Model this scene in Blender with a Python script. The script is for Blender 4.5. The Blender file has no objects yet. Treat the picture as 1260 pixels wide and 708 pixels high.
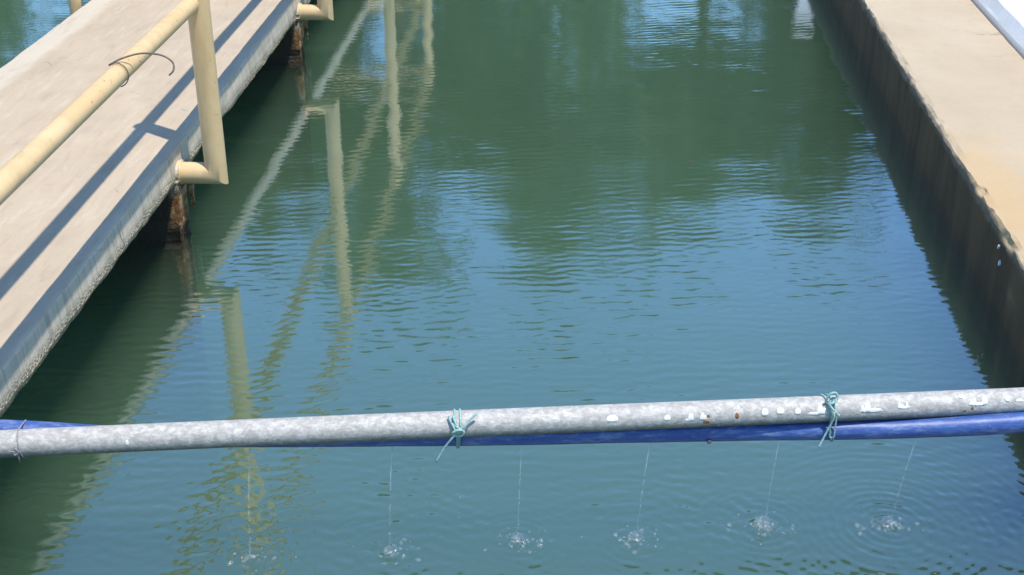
import bpy, math, random
import numpy as np
from mathutils import Vector, Matrix

random.seed(7)
rng = np.random.default_rng(11)
sc = bpy.context.scene
C = sc.collection
R = math.radians

# ------------------------------------------------------------------ camera
CAM_H = 1.86
cam_d = bpy.data.cameras.new('camera')
cam = bpy.data.objects.new('camera', cam_d)
C.objects.link(cam)
cam.location = (0, 0, CAM_H)
cam.rotation_euler = (math.pi / 2 - 0.4668, 0, 0)
cam_d.sensor_fit = 'HORIZONTAL'
cam_d.sensor_width = 36.0
cam_d.lens = 36.0 * 1600.0 / 1260.0
cam_d.clip_start = 0.05
cam_d.clip_end = 3000
sc.camera = cam

# ------------------------------------------------------------------ light
TL, TR = 0.0491, 0.0878          # headings of the walkway and of the right wall
nL = Vector((math.cos(TL), -math.sin(TL), 0)); dL = Vector((math.sin(TL), math.cos(TL), 0))
sun_dir = (nL * 0.272 - dL * 0.19 + Vector((0, 0, 1))).normalized()
SUN_EL = math.asin(sun_dir.z)
SUN_AZ = math.atan2(sun_dir.x, sun_dir.y)

world = bpy.data.worlds.new('World')
sc.world = world
world.use_nodes = True
wn = world.node_tree.nodes; wl = world.node_tree.links
wn.clear()
sky = wn.new('ShaderNodeTexSky'); sky.sky_type = 'NISHITA'; sky.sun_disc = False
sky.sun_elevation = SUN_EL; sky.sun_rotation = SUN_AZ
sky.altitude = 200; sky.air_density = 1.3; sky.dust_density = 0.0; sky.ozone_density = 6.0
bg = wn.new('ShaderNodeBackground'); bg.inputs['Strength'].default_value = 0.145
wo = wn.new('ShaderNodeOutputWorld')
hs = wn.new('ShaderNodeHueSaturation'); hs.inputs['Saturation'].default_value = 1.08
wl.new(sky.outputs[0], hs.inputs['Color']); wl.new(hs.outputs[0], bg.inputs[0]); wl.new(bg.outputs[0], wo.inputs[0])

sun_d = bpy.data.lights.new('sun', 'SUN'); sun_d.energy = 3.15; sun_d.angle = R(0.53)
sun_d.color = (1.0, 0.93, 0.82)
sun = bpy.data.objects.new('sun', sun_d); C.objects.link(sun)
sun.rotation_euler = sun_dir.to_track_quat('Z', 'Y').to_euler()
sun.location = sun_dir * 60

vs = sc.view_settings
sc.display_settings.display_device = 'sRGB'
vs.view_transform = 'Standard'; vs.look = 'None'; vs.exposure = 0.62; vs.gamma = 1.0
vs.use_curve_mapping = False
sc.cycles.use_denoising = True
sc.cycles.max_bounces = 12
sc.cycles.diffuse_bounces = 4
sc.cycles.glossy_bounces = 4
sc.cycles.transmission_bounces = 8
sc.cycles.transparent_max_bounces = 16
sc.cycles.volume_bounces = 2
sc.cycles.sample_clamp_indirect = 6.0
sc.cycles.caustics_reflective = False
sc.cycles.caustics_refractive = False

# ------------------------------------------------------------------ helpers
def mesh_obj(name, verts, faces, mat=None, parent=None, smooth=False, uv=None):
    me = bpy.data.meshes.new(name)
    me.from_pydata([tuple(v) for v in verts], [], [tuple(f) for f in faces])
    me.update()
    if smooth:
        me.polygons.foreach_set('use_smooth', [True] * len(me.polygons))
    if mat: me.materials.append(mat)
    o = bpy.data.objects.new(name, me)
    C.objects.link(o)
    if parent: o.parent = parent
    return o

def tag(o, label=None, cat=None, group=None, kind=None):
    if label: o['label'] = label
    if cat: o['category'] = cat
    if group: o['group'] = group
    if kind: o['kind'] = kind
    return o

def empty(name, loc=(0, 0, 0), rz=0.0):
    o = bpy.data.objects.new(name, None); C.objects.link(o)
    o.location = loc; o.rotation_euler = (0, 0, rz); o.empty_display_size = 0.1
    return o

class MB:
    """collects shapes for one mesh"""
    def __init__(s): s.v = []; s.f = []
    def add(s, v, f):
        b = len(s.v); s.v += [tuple(p) for p in v]; s.f += [tuple(i + b for i in q) for q in f]
    def box(s, x0, x1, y0, y1, z0, z1):
        v = [(x0,y0,z0),(x1,y0,z0),(x1,y1,z0),(x0,y1,z0),(x0,y0,z1),(x1,y0,z1),(x1,y1,z1),(x0,y1,z1)]
        s.add(v, [(0,3,2,1),(4,5,6,7),(0,1,5,4),(1,2,6,5),(2,3,7,6),(3,0,4,7)])
    def tube(s, pts, rad, seg=12, mitre=False, caps=True, jit=0.0):
        pts = [Vector(p) for p in pts]
        n = len(pts)
        if not hasattr(rad, '__len__'): rad = [rad] * n
        t0 = (pts[1] - pts[0]).normalized()
        up = Vector((0, 0, 1)) if abs(t0.z) < 0.9 else Vector((1, 0, 0))
        a = t0.cross(up).normalized()
        rings = []
        for i in range(n):
            if i == 0: tin = tout = (pts[1] - pts[0]).normalized()
            elif i == n - 1: tin = tout = (pts[-1] - pts[-2]).normalized()
            else:
                tin = (pts[i] - pts[i-1]).normalized(); tout = (pts[i+1] - pts[i]).normalized()
            a = (a - tin * a.dot(tin)).normalized()
            b = tin.cross(a)
            nb = (tin + tout)
            nb = nb.normalized() if nb.length > 1e-6 else tin
            ring = []
            for k in range(seg):
                w = 2 * math.pi * k / seg
                r = rad[i] * (1 + (random.uniform(-jit, jit) if jit else 0))
                o = (a * math.cos(w) + b * math.sin(w)) * r
                den = tin.dot(nb)
                if mitre: o = o - tin * (o.dot(nb) / den)
                ring.append(pts[i] + o)
            rings.append(ring)
            q = tin.rotation_difference(tout)
            a = q @ a
        base = len(s.v)
        for r_ in rings: s.v += [tuple(p) for p in r_]
        for i in range(n - 1):
            for k in range(seg):
                k2 = (k + 1) % seg
                s.f.append((base+i*seg+k, base+i*seg+k2, base+(i+1)*seg+k2, base+(i+1)*seg+k))
        if caps:
            s.f.append(tuple(base + k for k in reversed(range(seg))))
            s.f.append(tuple(base + (n-1)*seg + k for k in range(seg)))
    def build(s, name, mat, parent=None, smooth=False, angle=None):
        o = mesh_obj(name, s.v, s.f, mat, parent, smooth)
        if smooth and angle: smooth_by_angle(o, angle)
        return o

def smooth_by_angle(o, deg):
    me = o.data
    import bmesh
    bm = bmesh.new(); bm.from_mesh(me)
    lim = R(deg)
    for e in bm.edges:
        if len(e.link_faces) == 2 and e.calc_face_angle(0) > lim: e.smooth = False
    bm.to_mesh(me); bm.free()

def catmull(P, n):
    P = [Vector(p) for p in P]
    Q = [P[0] * 2 - P[1]] + P + [P[-1] * 2 - P[-2]]
    out = []
    for i in range(1, len(Q) - 2):
        for k in range(n):
            t = k / n
            p0, p1, p2, p3 = Q[i-1], Q[i], Q[i+1], Q[i+2]
            out.append(0.5 * ((2*p1) + (p2-p0)*t + (2*p0-5*p1+4*p2-p3)*t*t + (3*p1-p0-3*p2+p3)*t**3))
    out.append(P[-1])
    return out

def smooth_noise(n, scale, seed, octaves=3):
    """1-D fractal noise, n samples, first feature length = scale samples"""
    g = np.random.default_rng(seed); out = np.zeros(n); amp = 1
    for o in range(octaves):
        m = max(4, int(n / max(1, scale)) + 4)
        pts = g.uniform(-1, 1, m)
        x = np.linspace(0, m - 1.001, n); i = x.astype(int); t = x - i; t = t*t*(3-2*t)
        out += amp * (pts[i]*(1-t) + pts[np.minimum(i+1, m-1)]*t)
        amp *= 0.5; scale /= 2.3
    return out

# ------------------------------------------------------------------ materials
def new_mat(name):
    m = bpy.data.materials.new(name); m.use_nodes = True
    nt = m.node_tree; nt.nodes.clear()
    out = nt.nodes.new('ShaderNodeOutputMaterial')
    return m, nt, out

class NT:
    def __init__(s, nt): s.nt = nt
    def n(s, typ, **kw):
        nd = s.nt.nodes.new(typ)
        for k, v in kw.items(): setattr(nd, k, v)
        return nd
    def link(s, a, b): s.nt.links.new(a, b)
    def val(s, sock, x):
        if hasattr(x, 'is_linked') or isinstance(x, bpy.types.NodeSocket): s.link(x, sock)
        else: sock.default_value = x
    def coord(s, scale=(1,1,1), loc=(0,0,0)):
        tc = s.n('ShaderNodeTexCoord'); mp = s.n('ShaderNodeMapping')
        mp.inputs['Scale'].default_value = scale; mp.inputs['Location'].default_value = loc
        s.link(tc.outputs['Object'], mp.inputs['Vector']); return mp.outputs[0]
    def noise(s, vec, scale, detail=4, rough=0.55, dist=0.0):
        nd = s.n('ShaderNodeTexNoise'); s.link(vec, nd.inputs['Vector'])
        nd.inputs['Scale'].default_value = scale; nd.inputs['Detail'].default_value = detail
        nd.inputs['Roughness'].default_value = rough; nd.inputs['Distortion'].default_value = dist
        return nd.outputs['Fac']
    def voro(s, vec, scale, feature='F1'):
        nd = s.n('ShaderNodeTexVoronoi'); nd.feature = feature; s.link(vec, nd.inputs['Vector'])
        nd.inputs['Scale'].default_value = scale; return nd.outputs['Distance'], nd.outputs.get('Color')
    def ramp(s, fac, stops):
        nd = s.n('ShaderNodeValToRGB'); s.link(fac, nd.inputs[0])
        el = nd.color_ramp.elements
        while len(el) < len(stops): el.new(0.5)
        for e, (p, c) in zip(el, stops):
            e.position = p
            e.color = (c, c, c, 1) if not hasattr(c, '__len__') else (*c[:3], 1)
        return nd.outputs[0]
    def mix(s, fac, a, b, mode='MIX'):
        nd = s.n('ShaderNodeMix', data_type='RGBA', blend_type=mode)
        s.val(nd.inputs[0], fac)
        for k, x in ((6, a), (7, b)):
            if isinstance(x, bpy.types.NodeSocket): s.link(x, nd.inputs[k])
            else: nd.inputs[k].default_value = (*x[:3], 1)
        return nd.outputs[2]
    def math(s, op, a, b=0.0, clamp=False):
        nd = s.n('ShaderNodeMath', operation=op, use_clamp=clamp)
        s.val(nd.inputs[0], a); s.val(nd.inputs[1], b); return nd.outputs[0]
    def sep(s, vec):
        nd = s.n('ShaderNodeSeparateXYZ'); s.link(vec, nd.inputs[0]); return nd.outputs
    def mapr(s, v, a, b, c=0.0, d=1.0, smooth=True):
        nd = s.n('ShaderNodeMapRange'); nd.interpolation_type = 'SMOOTHSTEP' if smooth else 'LINEAR'
        s.link(v, nd.inputs[0]); nd.inputs[1].default_value = a; nd.inputs[2].default_value = b
        nd.inputs[3].default_value = c; nd.inputs[4].default_value = d; return nd.outputs[0]
    def bump(s, h, strength=0.3, dist=0.01, normal=None):
        nd = s.n('ShaderNodeBump'); s.link(h, nd.inputs['Height'])
        nd.inputs['Strength'].default_value = strength; nd.inputs['Distance'].default_value = dist
        if normal is not None: s.link(normal, nd.inputs['Normal'])
        return nd.outputs[0]
    def principled(s, out, color, rough=0.6, metal=0.0, normal=None, spec=0.5, **kw):
        p = s.n('ShaderNodeBsdfPrincipled')
        if isinstance(color, bpy.types.NodeSocket): s.link(color, p.inputs['Base Color'])
        else: p.inputs['Base Color'].default_value = (*color[:3], 1)
        s.val(p.inputs['Roughness'], rough); s.val(p.inputs['Metallic'], metal)
        p.inputs['Specular IOR Level'].default_value = spec
        if normal is not None: s.link(normal, p.inputs['Normal'])
        for k, v in kw.items(): p.inputs[k].default_value = v
        s.link(p.outputs[0], out.inputs['Surface']); return p

def mat_slab():
    m, nt, out = new_mat('walkway_concrete'); g = NT(nt)
    v = g.coord(); x, y, z = g.sep(v)
    big = g.noise(v, 1.6, 5, 0.6); mid = g.noise(v, 9, 4, 0.6); fine = g.noise(v, 160, 3, 0.7)
    col = g.ramp(big, [(0.3, (0.43, 0.345, 0.245)), (0.7, (0.52, 0.42, 0.305))])
    col = g.mix(g.mapr(mid, 0.52, 0.75, 0, 0.45), col, (0.40, 0.34, 0.275))
    col = g.mix(g.mapr(fine, 0.62, 0.75, 0, 0.3), col, (0.33, 0.29, 0.24))
    # pale hard-trowelled strips along both edges, with uneven borders
    wob = g.math('MULTIPLY', g.math('SUBTRACT', g.noise(v, 6, 3), 0.5), 0.07)
    xx = g.math('ADD', x, wob)
    e1 = g.mapr(xx, -2.13, -2.18, 0, 1)
    col = g.mix(g.math('MULTIPLY', e1, 0.55), col, (0.59, 0.535, 0.43))
    e2 = g.mapr(xx, -1.36, -1.34, 0, 1)
    col = g.mix(g.math('MULTIPLY', e2, 0.12), col, (0.60, 0.54, 0.44))
    sp, _ = g.voro(v, 34)
    col = g.mix(g.math('MULTIPLY', g.mapr(sp, 0.11, 0.05, 0, 0.5), g.mapr(mid, 0.45, 0.6, 0, 1)), col, (0.26, 0.21, 0.155))
    trow = g.noise(g.coord((3.2, 0.5, 1)), 8, 5, 0.7, 0.3)
    col = g.mix(g.mapr(trow, 0.5, 0.72, 0, 0.5), col, (0.58, 0.50, 0.39))
    col = g.mix(g.mapr(trow, 0.48, 0.3, 0, 0.45), col, (0.36, 0.29, 0.21))
    # grey scuffs
    st = g.noise(g.coord((1.4, 0.35, 1)), 5.0, 6, 0.7, 0.4)
    col = g.mix(g.mapr(st, 0.63, 0.74, 0, 0.45), col, (0.22, 0.20, 0.175))
    # side face: vertical rain streaks, coarse aggregate along the broken lower arris
    streak = g.noise(g.coord((1, 26, 1.2)), 2.0, 4, 0.7)
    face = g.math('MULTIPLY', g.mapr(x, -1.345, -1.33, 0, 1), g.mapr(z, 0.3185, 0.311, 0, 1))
    col = g.mix(g.math('MULTIPLY', face, 0.8), col, (0.63, 0.545, 0.425))  # face painted paler, standing in for light bounced off the water
    sface = g.math('MULTIPLY', face, g.mapr(streak, 0.45, 0.68, 0, 0.6))
    col = g.mix(sface, col, (0.30, 0.27, 0.225))
    d, vc = g.voro(v, 120)
    agg = g.math('MULTIPLY', face, g.mapr(z, 0.262, 0.225, 0, 1))
    agc = g.ramp(g.noise(v, 60, 2, 0.6), [(0.35, (0.22, 0.14, 0.075)), (0.5, (0.46, 0.345, 0.215)), (0.68, (0.53, 0.42, 0.275))])
    col = g.mix(g.math('MULTIPLY', agg, 0.8), col, agc)
    # underside darker than the rest of the slab
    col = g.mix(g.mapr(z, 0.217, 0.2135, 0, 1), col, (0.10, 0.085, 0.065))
    # hairline cracks
    cd = g.n('ShaderNodeTexVoronoi'); cd.feature = 'DISTANCE_TO_EDGE'
    wv = g.n('ShaderNodeMixRGB'); wv.inputs[0].default_value = 0.08
    ns = g.n('ShaderNodeTexNoise'); ns.inputs['Scale'].default_value = 7; g.link(v, ns.inputs['Vector'])
    g.link(v, wv.inputs[1]); g.link(ns.outputs['Color'], wv.inputs[2])
    g.link(wv.outputs[0], cd.inputs['Vector']); cd.inputs['Scale'].default_value = 1.15
    crack = g.math('MULTIPLY', g.mapr(cd.outputs['Distance'], 0.0035, 0.001, 0, 1), g.mapr(mid, 0.5, 0.65, 0, 0.4))
    col = g.mix(crack, col, (0.16, 0.14, 0.12))
    h = g.math('ADD', g.math('MULTIPLY', fine, 0.4), g.math('MULTIPLY', g.noise(v, 45, 4, 0.65), 0.6))
    h = g.math('ADD', h, g.math('MULTIPLY', agg, g.math('MULTIPLY', d, -2.2)))
    h = g.math('SUBTRACT', h, g.math('MULTIPLY', crack, 1.5))
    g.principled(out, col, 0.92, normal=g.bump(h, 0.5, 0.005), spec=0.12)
    return m

def mat_coping():
    m, nt, out = new_mat('coping_concrete'); g = NT(nt)
    v = g.coord(); x, y, z = g.sep(v)
    big = g.noise(v, 2.2, 5, 0.6); mid = g.noise(v, 14, 4, 0.65); fine = g.noise(v, 210, 3, 0.7)
    col = g.ramp(big, [(0.3, (0.46, 0.365, 0.245)), (0.7, (0.53, 0.43, 0.30))])
    col = g.mix(g.mapr(mid, 0.5, 0.72, 0, 0.4), col, (0.43, 0.35, 0.25))
    col = g.mix(g.mapr(fine, 0.56, 0.72, 0, 0.4), col, (0.36, 0.30, 0.22))
    # rust-orange bloom near the broken inner edge
    dx = g.math('MULTIPLY', g.math('SUBTRACT', x, 1.22), 5.0)
    dy = g.math('MULTIPLY', g.math('SUBTRACT', y, 3.95), 1.25)
    dd = g.math('SQRT', g.math('ADD', g.math('MULTIPLY', dx, dx), g.math('MULTIPLY', dy, dy)))
    dd = g.math('ADD', dd, g.math('MULTIPLY', g.math('SUBTRACT', g.noise(v, 11, 5, 0.7), 0.5), 1.3))
    col = g.mix(g.mapr(dd, 1.05, 0.1, 0, 0.5), col, (0.56, 0.36, 0.15))
    # dark lichen smears beside the outer joint
    smear = g.noise(g.coord((0.6, 2.6, 1)), 9.0, 6, 0.75, 0.6)
    near = g.mapr(x, 1.50, 1.66, 0, 1)
    col = g.mix(g.math('MULTIPLY', near, g.mapr(smear, 0.57, 0.68, 0, 0.7)), col, (0.17, 0.17, 0.14))
    # inner face: wet, black-brown biofilm that thins to grey near the arris
    wob = g.math('MULTIPLY', g.math('SUBTRACT', g.noise(g.coord((1, 1, 0.4)), 16, 5, 0.7), 0.5), 0.05)
    zz = g.math('ADD', z, wob)
    film = g.ramp(g.noise(g.coord((1, 1, 0.25)), 7, 5, 0.65),
                  [(0.3, (0.036, 0.019, 0.009)), (0.55, (0.085, 0.046, 0.021)), (0.75, (0.15, 0.09, 0.045))])
    inner = g.mapr(x, 1.166, 1.160, 0, 1)
    fcol = g.mix(g.mapr(zz, 0.205, 0.235, 0, 1), film, (0.17, 0.14, 0.105))
    col = g.mix(inner, col, fcol)
    h = g.math('ADD', g.math('MULTIPLY', fine, 0.35), g.math('MULTIPLY', g.noise(v, 60, 4, 0.65), 0.65))
    rough = g.mapr(inner, 0, 1, 0.9, 0.6)
    g.principled(out, col, rough, normal=g.bump(h, 0.6, 0.006), spec=0.3)
    return m

def mat_plain_concrete(name, c0, c1, sc_=3.0):
    m, nt, out = new_mat(name); g = NT(nt)
    v = g.coord()
    n1 = g.noise(v, sc_, 6, 0.65); n2 = g.noise(v, 90, 3, 0.7)
    col = g.ramp(n1, [(0.3, c0), (0.7, c1)])
    col = g.mix(g.mapr(n2, 0.55, 0.75, 0, 0.4), col, tuple(c * 0.6 for c in c0))
    g.principled(out, col, 0.9, normal=g.bump(n2, 0.4, 0.006), spec=0.25)
    return m

def mat_pier():
    m, nt, out = new_mat('rusted_pier'); g = NT(nt)
    v = g.coord(); x, y, z = g.sep(v)
    n1 = g.noise(v, 28, 6, 0.75, 0.3); n2 = g.noise(v, 110, 3, 0.7)
    low = g.ramp(n1, [(0.30, (0.05, 0.025, 0.012)), (0.45, (0.25, 0.12, 0.05)), (0.56, (0.48, 0.29, 0.14)), (0.70, (0.55, 0.40, 0.24))])
    zz = g.math('ADD', z, g.math('MULTIPLY', g.math('SUBTRACT', n1, 0.5), 0.12))
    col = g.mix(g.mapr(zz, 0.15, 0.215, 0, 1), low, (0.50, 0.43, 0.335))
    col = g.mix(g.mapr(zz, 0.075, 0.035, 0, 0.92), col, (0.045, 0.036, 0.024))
    col = g.mix(g.mapr(x, -1.36, -1.33, 1, 0), col, (0.06, 0.05, 0.038))  # behind its end face the pier is painted dark, shade put into the colour
    h = g.math('ADD', n1, g.math('MULTIPLY', n2, 0.5))
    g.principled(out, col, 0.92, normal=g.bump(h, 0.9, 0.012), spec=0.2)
    return m

def mat_paint_yellow():
    m, nt, out = new_mat('cream_yellow_paint'); g = NT(nt)
    v = g.coord()
    n = g.noise(v, 7, 4, 0.6); f = g.noise(v, 70, 3, 0.6)
    col = g.ramp(n, [(0.3, (0.66, 0.455, 0.22)), (0.7, (0.73, 0.53, 0.29))])
    chips = g.math('MULTIPLY', g.mapr(g.noise(v, 46, 5, 0.75), 0.635, 0.67, 0, 1), 0.85)
    col = g.mix(chips, col, (0.20, 0.095, 0.04))
    dirt = g.mapr(g.noise(g.coord((1, 1, 0.2)), 12, 5, 0.7), 0.48, 0.75, 0, 0.45)
    col = g.mix(dirt, col, (0.42, 0.30, 0.16))
    h = g.math('SUBTRACT', g.math('MULTIPLY', f, 0.4), chips)
    g.principled(out, col, 0.42, normal=g.bump(h, 0.2, 0.002), spec=0.45)
    return m

def mat_galv():
    m, nt, out = new_mat('weathered_galvanised_steel'); g = NT(nt)
    v = g.coord()
    d, c = g.voro(g.coord((1.0, 1.5, 1.5)), 75)
    span = g.noise(g.coord((1, 2, 2)), 95, 4, 0.75, 0.8)
    big = g.noise(v, 9, 5, 0.65)
    col = g.ramp(span, [(0.32, (0.40, 0.385, 0.355)), (0.55, (0.55, 0.53, 0.49)), (0.72, (0.70, 0.68, 0.63))])
    col = g.mix(g.mapr(big, 0.35, 0.7, 0, 0.4), col, (0.52, 0.50, 0.465))
    blot = g.noise(g.coord((1, 1.4, 1.4)), 48, 5, 0.75, 0.5)
    col = g.mix(g.mapr(blot, 0.40, 0.60, 0.7, 0), col, (0.30, 0.285, 0.26))
    col = g.mix(g.mapr(blot, 0.60, 0.70, 0, 0.5), col, (0.70, 0.69, 0.67))
    x, y, z = g.sep(v)
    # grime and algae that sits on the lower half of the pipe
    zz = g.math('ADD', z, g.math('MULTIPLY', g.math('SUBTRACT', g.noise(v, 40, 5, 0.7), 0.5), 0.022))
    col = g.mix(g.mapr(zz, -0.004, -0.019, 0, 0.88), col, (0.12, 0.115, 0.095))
    # lime flecks and rust spots
    fl = g.mapr(g.noise(g.coord((1, 1, 0.7)), 130, 2, 0.6), 0.70, 0.74, 0, 0.8)
    col = g.mix(fl, col, (0.74, 0.73, 0.70))
    ru = g.mapr(g.noise(v, 21, 5, 0.75), 0.71, 0.75, 0, 0.9)
    col = g.mix(ru, col, (0.36, 0.15, 0.045))
    h = g.math('ADD', g.math('MULTIPLY', span, 0.6), g.math('MULTIPLY', fl, 0.5))
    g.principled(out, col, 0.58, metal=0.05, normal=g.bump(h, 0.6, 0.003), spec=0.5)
    return m

def mat_simple(name, col, rough=0.5, noise_scale=40, var=0.25, metal=0.0, bump=0.2, spec=0.5, bdist=0.002, **kw):
    m, nt, out = new_mat(name); g = NT(nt)
    v = g.coord(); n = g.noise(v, noise_scale, 4, 0.65)
    c = g.ramp(n, [(0.3, tuple(x * (1 - var) for x in col)), (0.7, tuple(min(1, x * (1 + var * 0.6)) for x in col))])
    g.principled(out, c, rough, metal=metal, normal=g.bump(n, bump, bdist), spec=spec, **kw)
    return m

def mat_hose():
    m, nt, out = new_mat('blue_poly_pipe'); g = NT(nt)
    v = g.coord()
    n = g.noise(g.coord((0.6, 30, 30)), 5, 4, 0.7); f = g.noise(v, 120, 3, 0.7)
    col = g.ramp(n, [(0.3, (0.022, 0.06, 0.23)), (0.7, (0.05, 0.12, 0.36))])
    col = g.mix(g.mapr(g.noise(g.coord((0.25, 1, 1)), 60, 5, 0.75), 0.46, 0.70, 0, 0.6), col, (0.25, 0.32, 0.50))
    col = g.mix(g.mapr(f, 0.66, 0.74, 0, 0.5), col, (0.35, 0.40, 0.5))
    g.principled(out, col, 0.46, normal=g.bump(f, 0.3, 0.0015), spec=0.5)
    return m

def mat_water():
    m, nt, out = new_mat('murky_water'); g = NT(nt)
    v = g.coord()
    b1 = g.noise(g.coord((1.0, 1.7, 1)), 38, 3, 0.55, 0.6)
    nrm = g.bump(b1, 0.035, 0.006)
    fr = g.n('ShaderNodeFresnel'); IOR_W = 1.6
    geo = g.n('ShaderNodeNewGeometry')                       # same reflectance met from either side of the surface
    g.link(g.mapr(geo.outputs['Backfacing'], 0, 1, IOR_W, 1 / IOR_W, False), fr.inputs['IOR']); g.link(nrm, fr.inputs['Normal'])
    gl = g.n('ShaderNodeBsdfGlossy'); gl.inputs['Roughness'].default_value = 0.012
    gl.inputs['Color'].default_value = (0.86, 0.93, 1.0, 1); g.link(nrm, gl.inputs['Normal'])
    tr = g.n('ShaderNodeBsdfTransparent')
    mx = g.n('ShaderNodeMixShader'); g.link(g.math('MINIMUM', g.math('MULTIPLY', fr.outputs[0], 3.0), 0.55), mx.inputs[0]); g.link(tr.outputs[0], mx.inputs[1]); g.link(gl.outputs[0], mx.inputs[2])
    g.link(mx.outputs[0], out.inputs['Surface'])
    vs_ = g.n('ShaderNodeVolumeScatter'); va = g.n('ShaderNodeVolumeAbsorption')
    vs_.inputs['Color'].default_value = (0.62, 1.0, 0.65, 1); vs_.inputs['Density'].default_value = 0.60
    va.inputs['Color'].default_value = (0.0, 0.36, 0.06, 1); va.inputs['Density'].default_value = 0.70
    ad = g.n('ShaderNodeAddShader'); g.link(vs_.outputs[0], ad.inputs[0]); g.link(va.outputs[0], ad.inputs[1])
    g.link(ad.outputs[0], out.inputs['Volume'])
    return m

def mat_clear(name, ior, milk, rough):
    m, nt, out = new_mat(name); g = NT(nt)
    fr = g.n('ShaderNodeFresnel'); geo = g.n('ShaderNodeNewGeometry')
    g.link(g.mapr(geo.outputs['Backfacing'], 0, 1, ior, 1 / ior, False), fr.inputs['IOR'])
    df = g.n('ShaderNodeBsdfDiffuse'); df.inputs['Color'].default_value = (0.85, 0.9, 0.92, 1)
    tr = g.n('ShaderNodeBsdfTransparent'); gl = g.n('ShaderNodeBsdfGlossy'); gl.inputs['Roughness'].default_value = rough
    a = g.n('ShaderNodeMixShader'); a.inputs[0].default_value = milk
    g.link(tr.outputs[0], a.inputs[1]); g.link(df.outputs[0], a.inputs[2])
    mx = g.n('ShaderNodeMixShader'); g.link(fr.outputs[0], mx.inputs[0]); g.link(a.outputs[0], mx.inputs[1]); g.link(gl.outputs[0], mx.inputs[2])
    g.link(mx.outputs[0], out.inputs['Surface'])
    return m
def mat_drop(): return mat_clear('clear_water_drops', 1.8, 0.06, 0.10)
def mat_foam(): return mat_clear('splash_froth', 1.5, 0.06, 0.08)

def mat_leaf(name, c0, c1):
    m, nt, out = new_mat(name); g = NT(nt)
    n = g.noise(g.coord(), 1.7, 3, 0.6)
    col = g.ramp(n, [(0.35, c0), (0.65, c1)])
    d = g.n('ShaderNodeBsdfDiffuse'); t = g.n('ShaderNodeBsdfTranslucent')
    g.link(col, d.inputs[0]); g.link(col, t.inputs[0])
    mx = g.n('ShaderNodeMixShader'); mx.inputs[0].default_value = 0.4
    g.link(d.outputs[0], mx.inputs[1]); g.link(t.outputs[0], mx.inputs[2]); g.link(mx.outputs[0], out.inputs['Surface'])
    return m

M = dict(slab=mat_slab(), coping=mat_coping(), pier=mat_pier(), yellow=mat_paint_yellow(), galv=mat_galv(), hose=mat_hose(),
         water=mat_water(), drop=mat_drop(), foam=mat_foam(),
         white=mat_simple('white_masonry_paint', (0.86, 0.86, 0.86), 0.7, 30, 0.06, bump=0.3),
         drip=mat_simple('white_paint_drips', (0.80, 0.80, 0.77), 0.5, 60, 0.08),
         rope=mat_simple('teal_rope', (0.33, 0.53, 0.50), 0.7, 300, 0.5, bump=0.8),
         string=mat_simple('grey_string', (0.33, 0.31, 0.33), 0.85, 300, 0.4, bump=0.8),
         wire=mat_simple('rusted_tie_wire', (0.16, 0.12, 0.105), 0.55, 120, 0.4, metal=0.5),
         rust=mat_simple('orange_rust', (0.34, 0.14, 0.045), 0.9, 150, 0.5),
         joint=mat_simple('dark_joint_filler', (0.03, 0.028, 0.03), 0.9, 60, 0.4),
         floor=mat_plain_concrete('basin_floor_concrete', (0.08, 0.09, 0.07), (0.13, 0.14, 0.11)),
         wall=mat_plain_concrete('wall_concrete', (0.36, 0.32, 0.26), (0.46, 0.41, 0.34)),
         ground=mat_plain_concrete('dry_ground', (0.20, 0.16, 0.10), (0.30, 0.25, 0.16), 0.6),
         bark=mat_simple('bark', (0.12, 0.09, 0.065), 0.95, 20, 0.4, bump=0.6, bdist=0.02),
         leaf1=mat_leaf('leaf_mid_green', (0.045, 0.088, 0.040), (0.16, 0.22, 0.11)),
         leaf2=mat_leaf('leaf_dark_green', (0.026, 0.058, 0.034), (0.10, 0.155, 0.078)),
         leaf3=mat_leaf('leaf_olive', (0.075, 0.115, 0.045), (0.12, 0.16, 0.07)),
         dead=mat_simple('dry_leaf', (0.10, 0.055, 0.03), 0.8, 200, 0.4))

# ------------------------------------------------------------------ setting: ground, basin, walls
A, S = -1.3191, 0.125            # walkway face offset, stub length (walkway frame)
WID = 0.955; EDGE = 0.006
ZT, ZB, ZE, ZM, ZTR = 0.320, 0.2132, 0.233, 0.8155, 1.4418
AR, WR, ZR = 1.1571, 0.531, 0.2507
YN, YF, XL = 0.55, 11.25, -6.5   # near wall, far wall, left wall of the basin

def Lp(off, t, z): p = nL * off + dL * t; return Vector((p.x, p.y, z))
nR = Vector((math.cos(TR), -math.sin(TR), 0)); dR = Vector((math.sin(TR), math.cos(TR), 0))
def Rp(off, t, z): p = nR * off + dR * t; return Vector((p.x, p.y, z))
def x_right(y, off=AR): return (off + y * math.sin(TR)) / math.cos(TR)     # inner right wall at world y

g = 600
xr0, xr1 = x_right(YN - 2, AR + 1.6), x_right(YF + 4, AR + 1.6)
gv = [(-g, -g, 0.1), (g, -g, 0.1), (g, g, 0.1), (-g, g, 0.1),
      (XL - 0.3, YN - 1.6, 0.1), (xr0, YN - 1.6, 0.1), (xr1, YF + 1.2, 0.1), (XL - 0.3, YF + 1.2, 0.1)]
tag(mesh_obj('ground', gv, [(0,1,5,4),(1,2,6,5),(2,3,7,6),(3,0,4,7)], M['ground']), kind='structure')
fl = MB(); fl.box(XL - 0.3, 3.2, YN - 0.4, YF + 0.4, -2.3, -2.0)
tag(fl.build('basin_floor', M['floor']), kind='structure')

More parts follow.
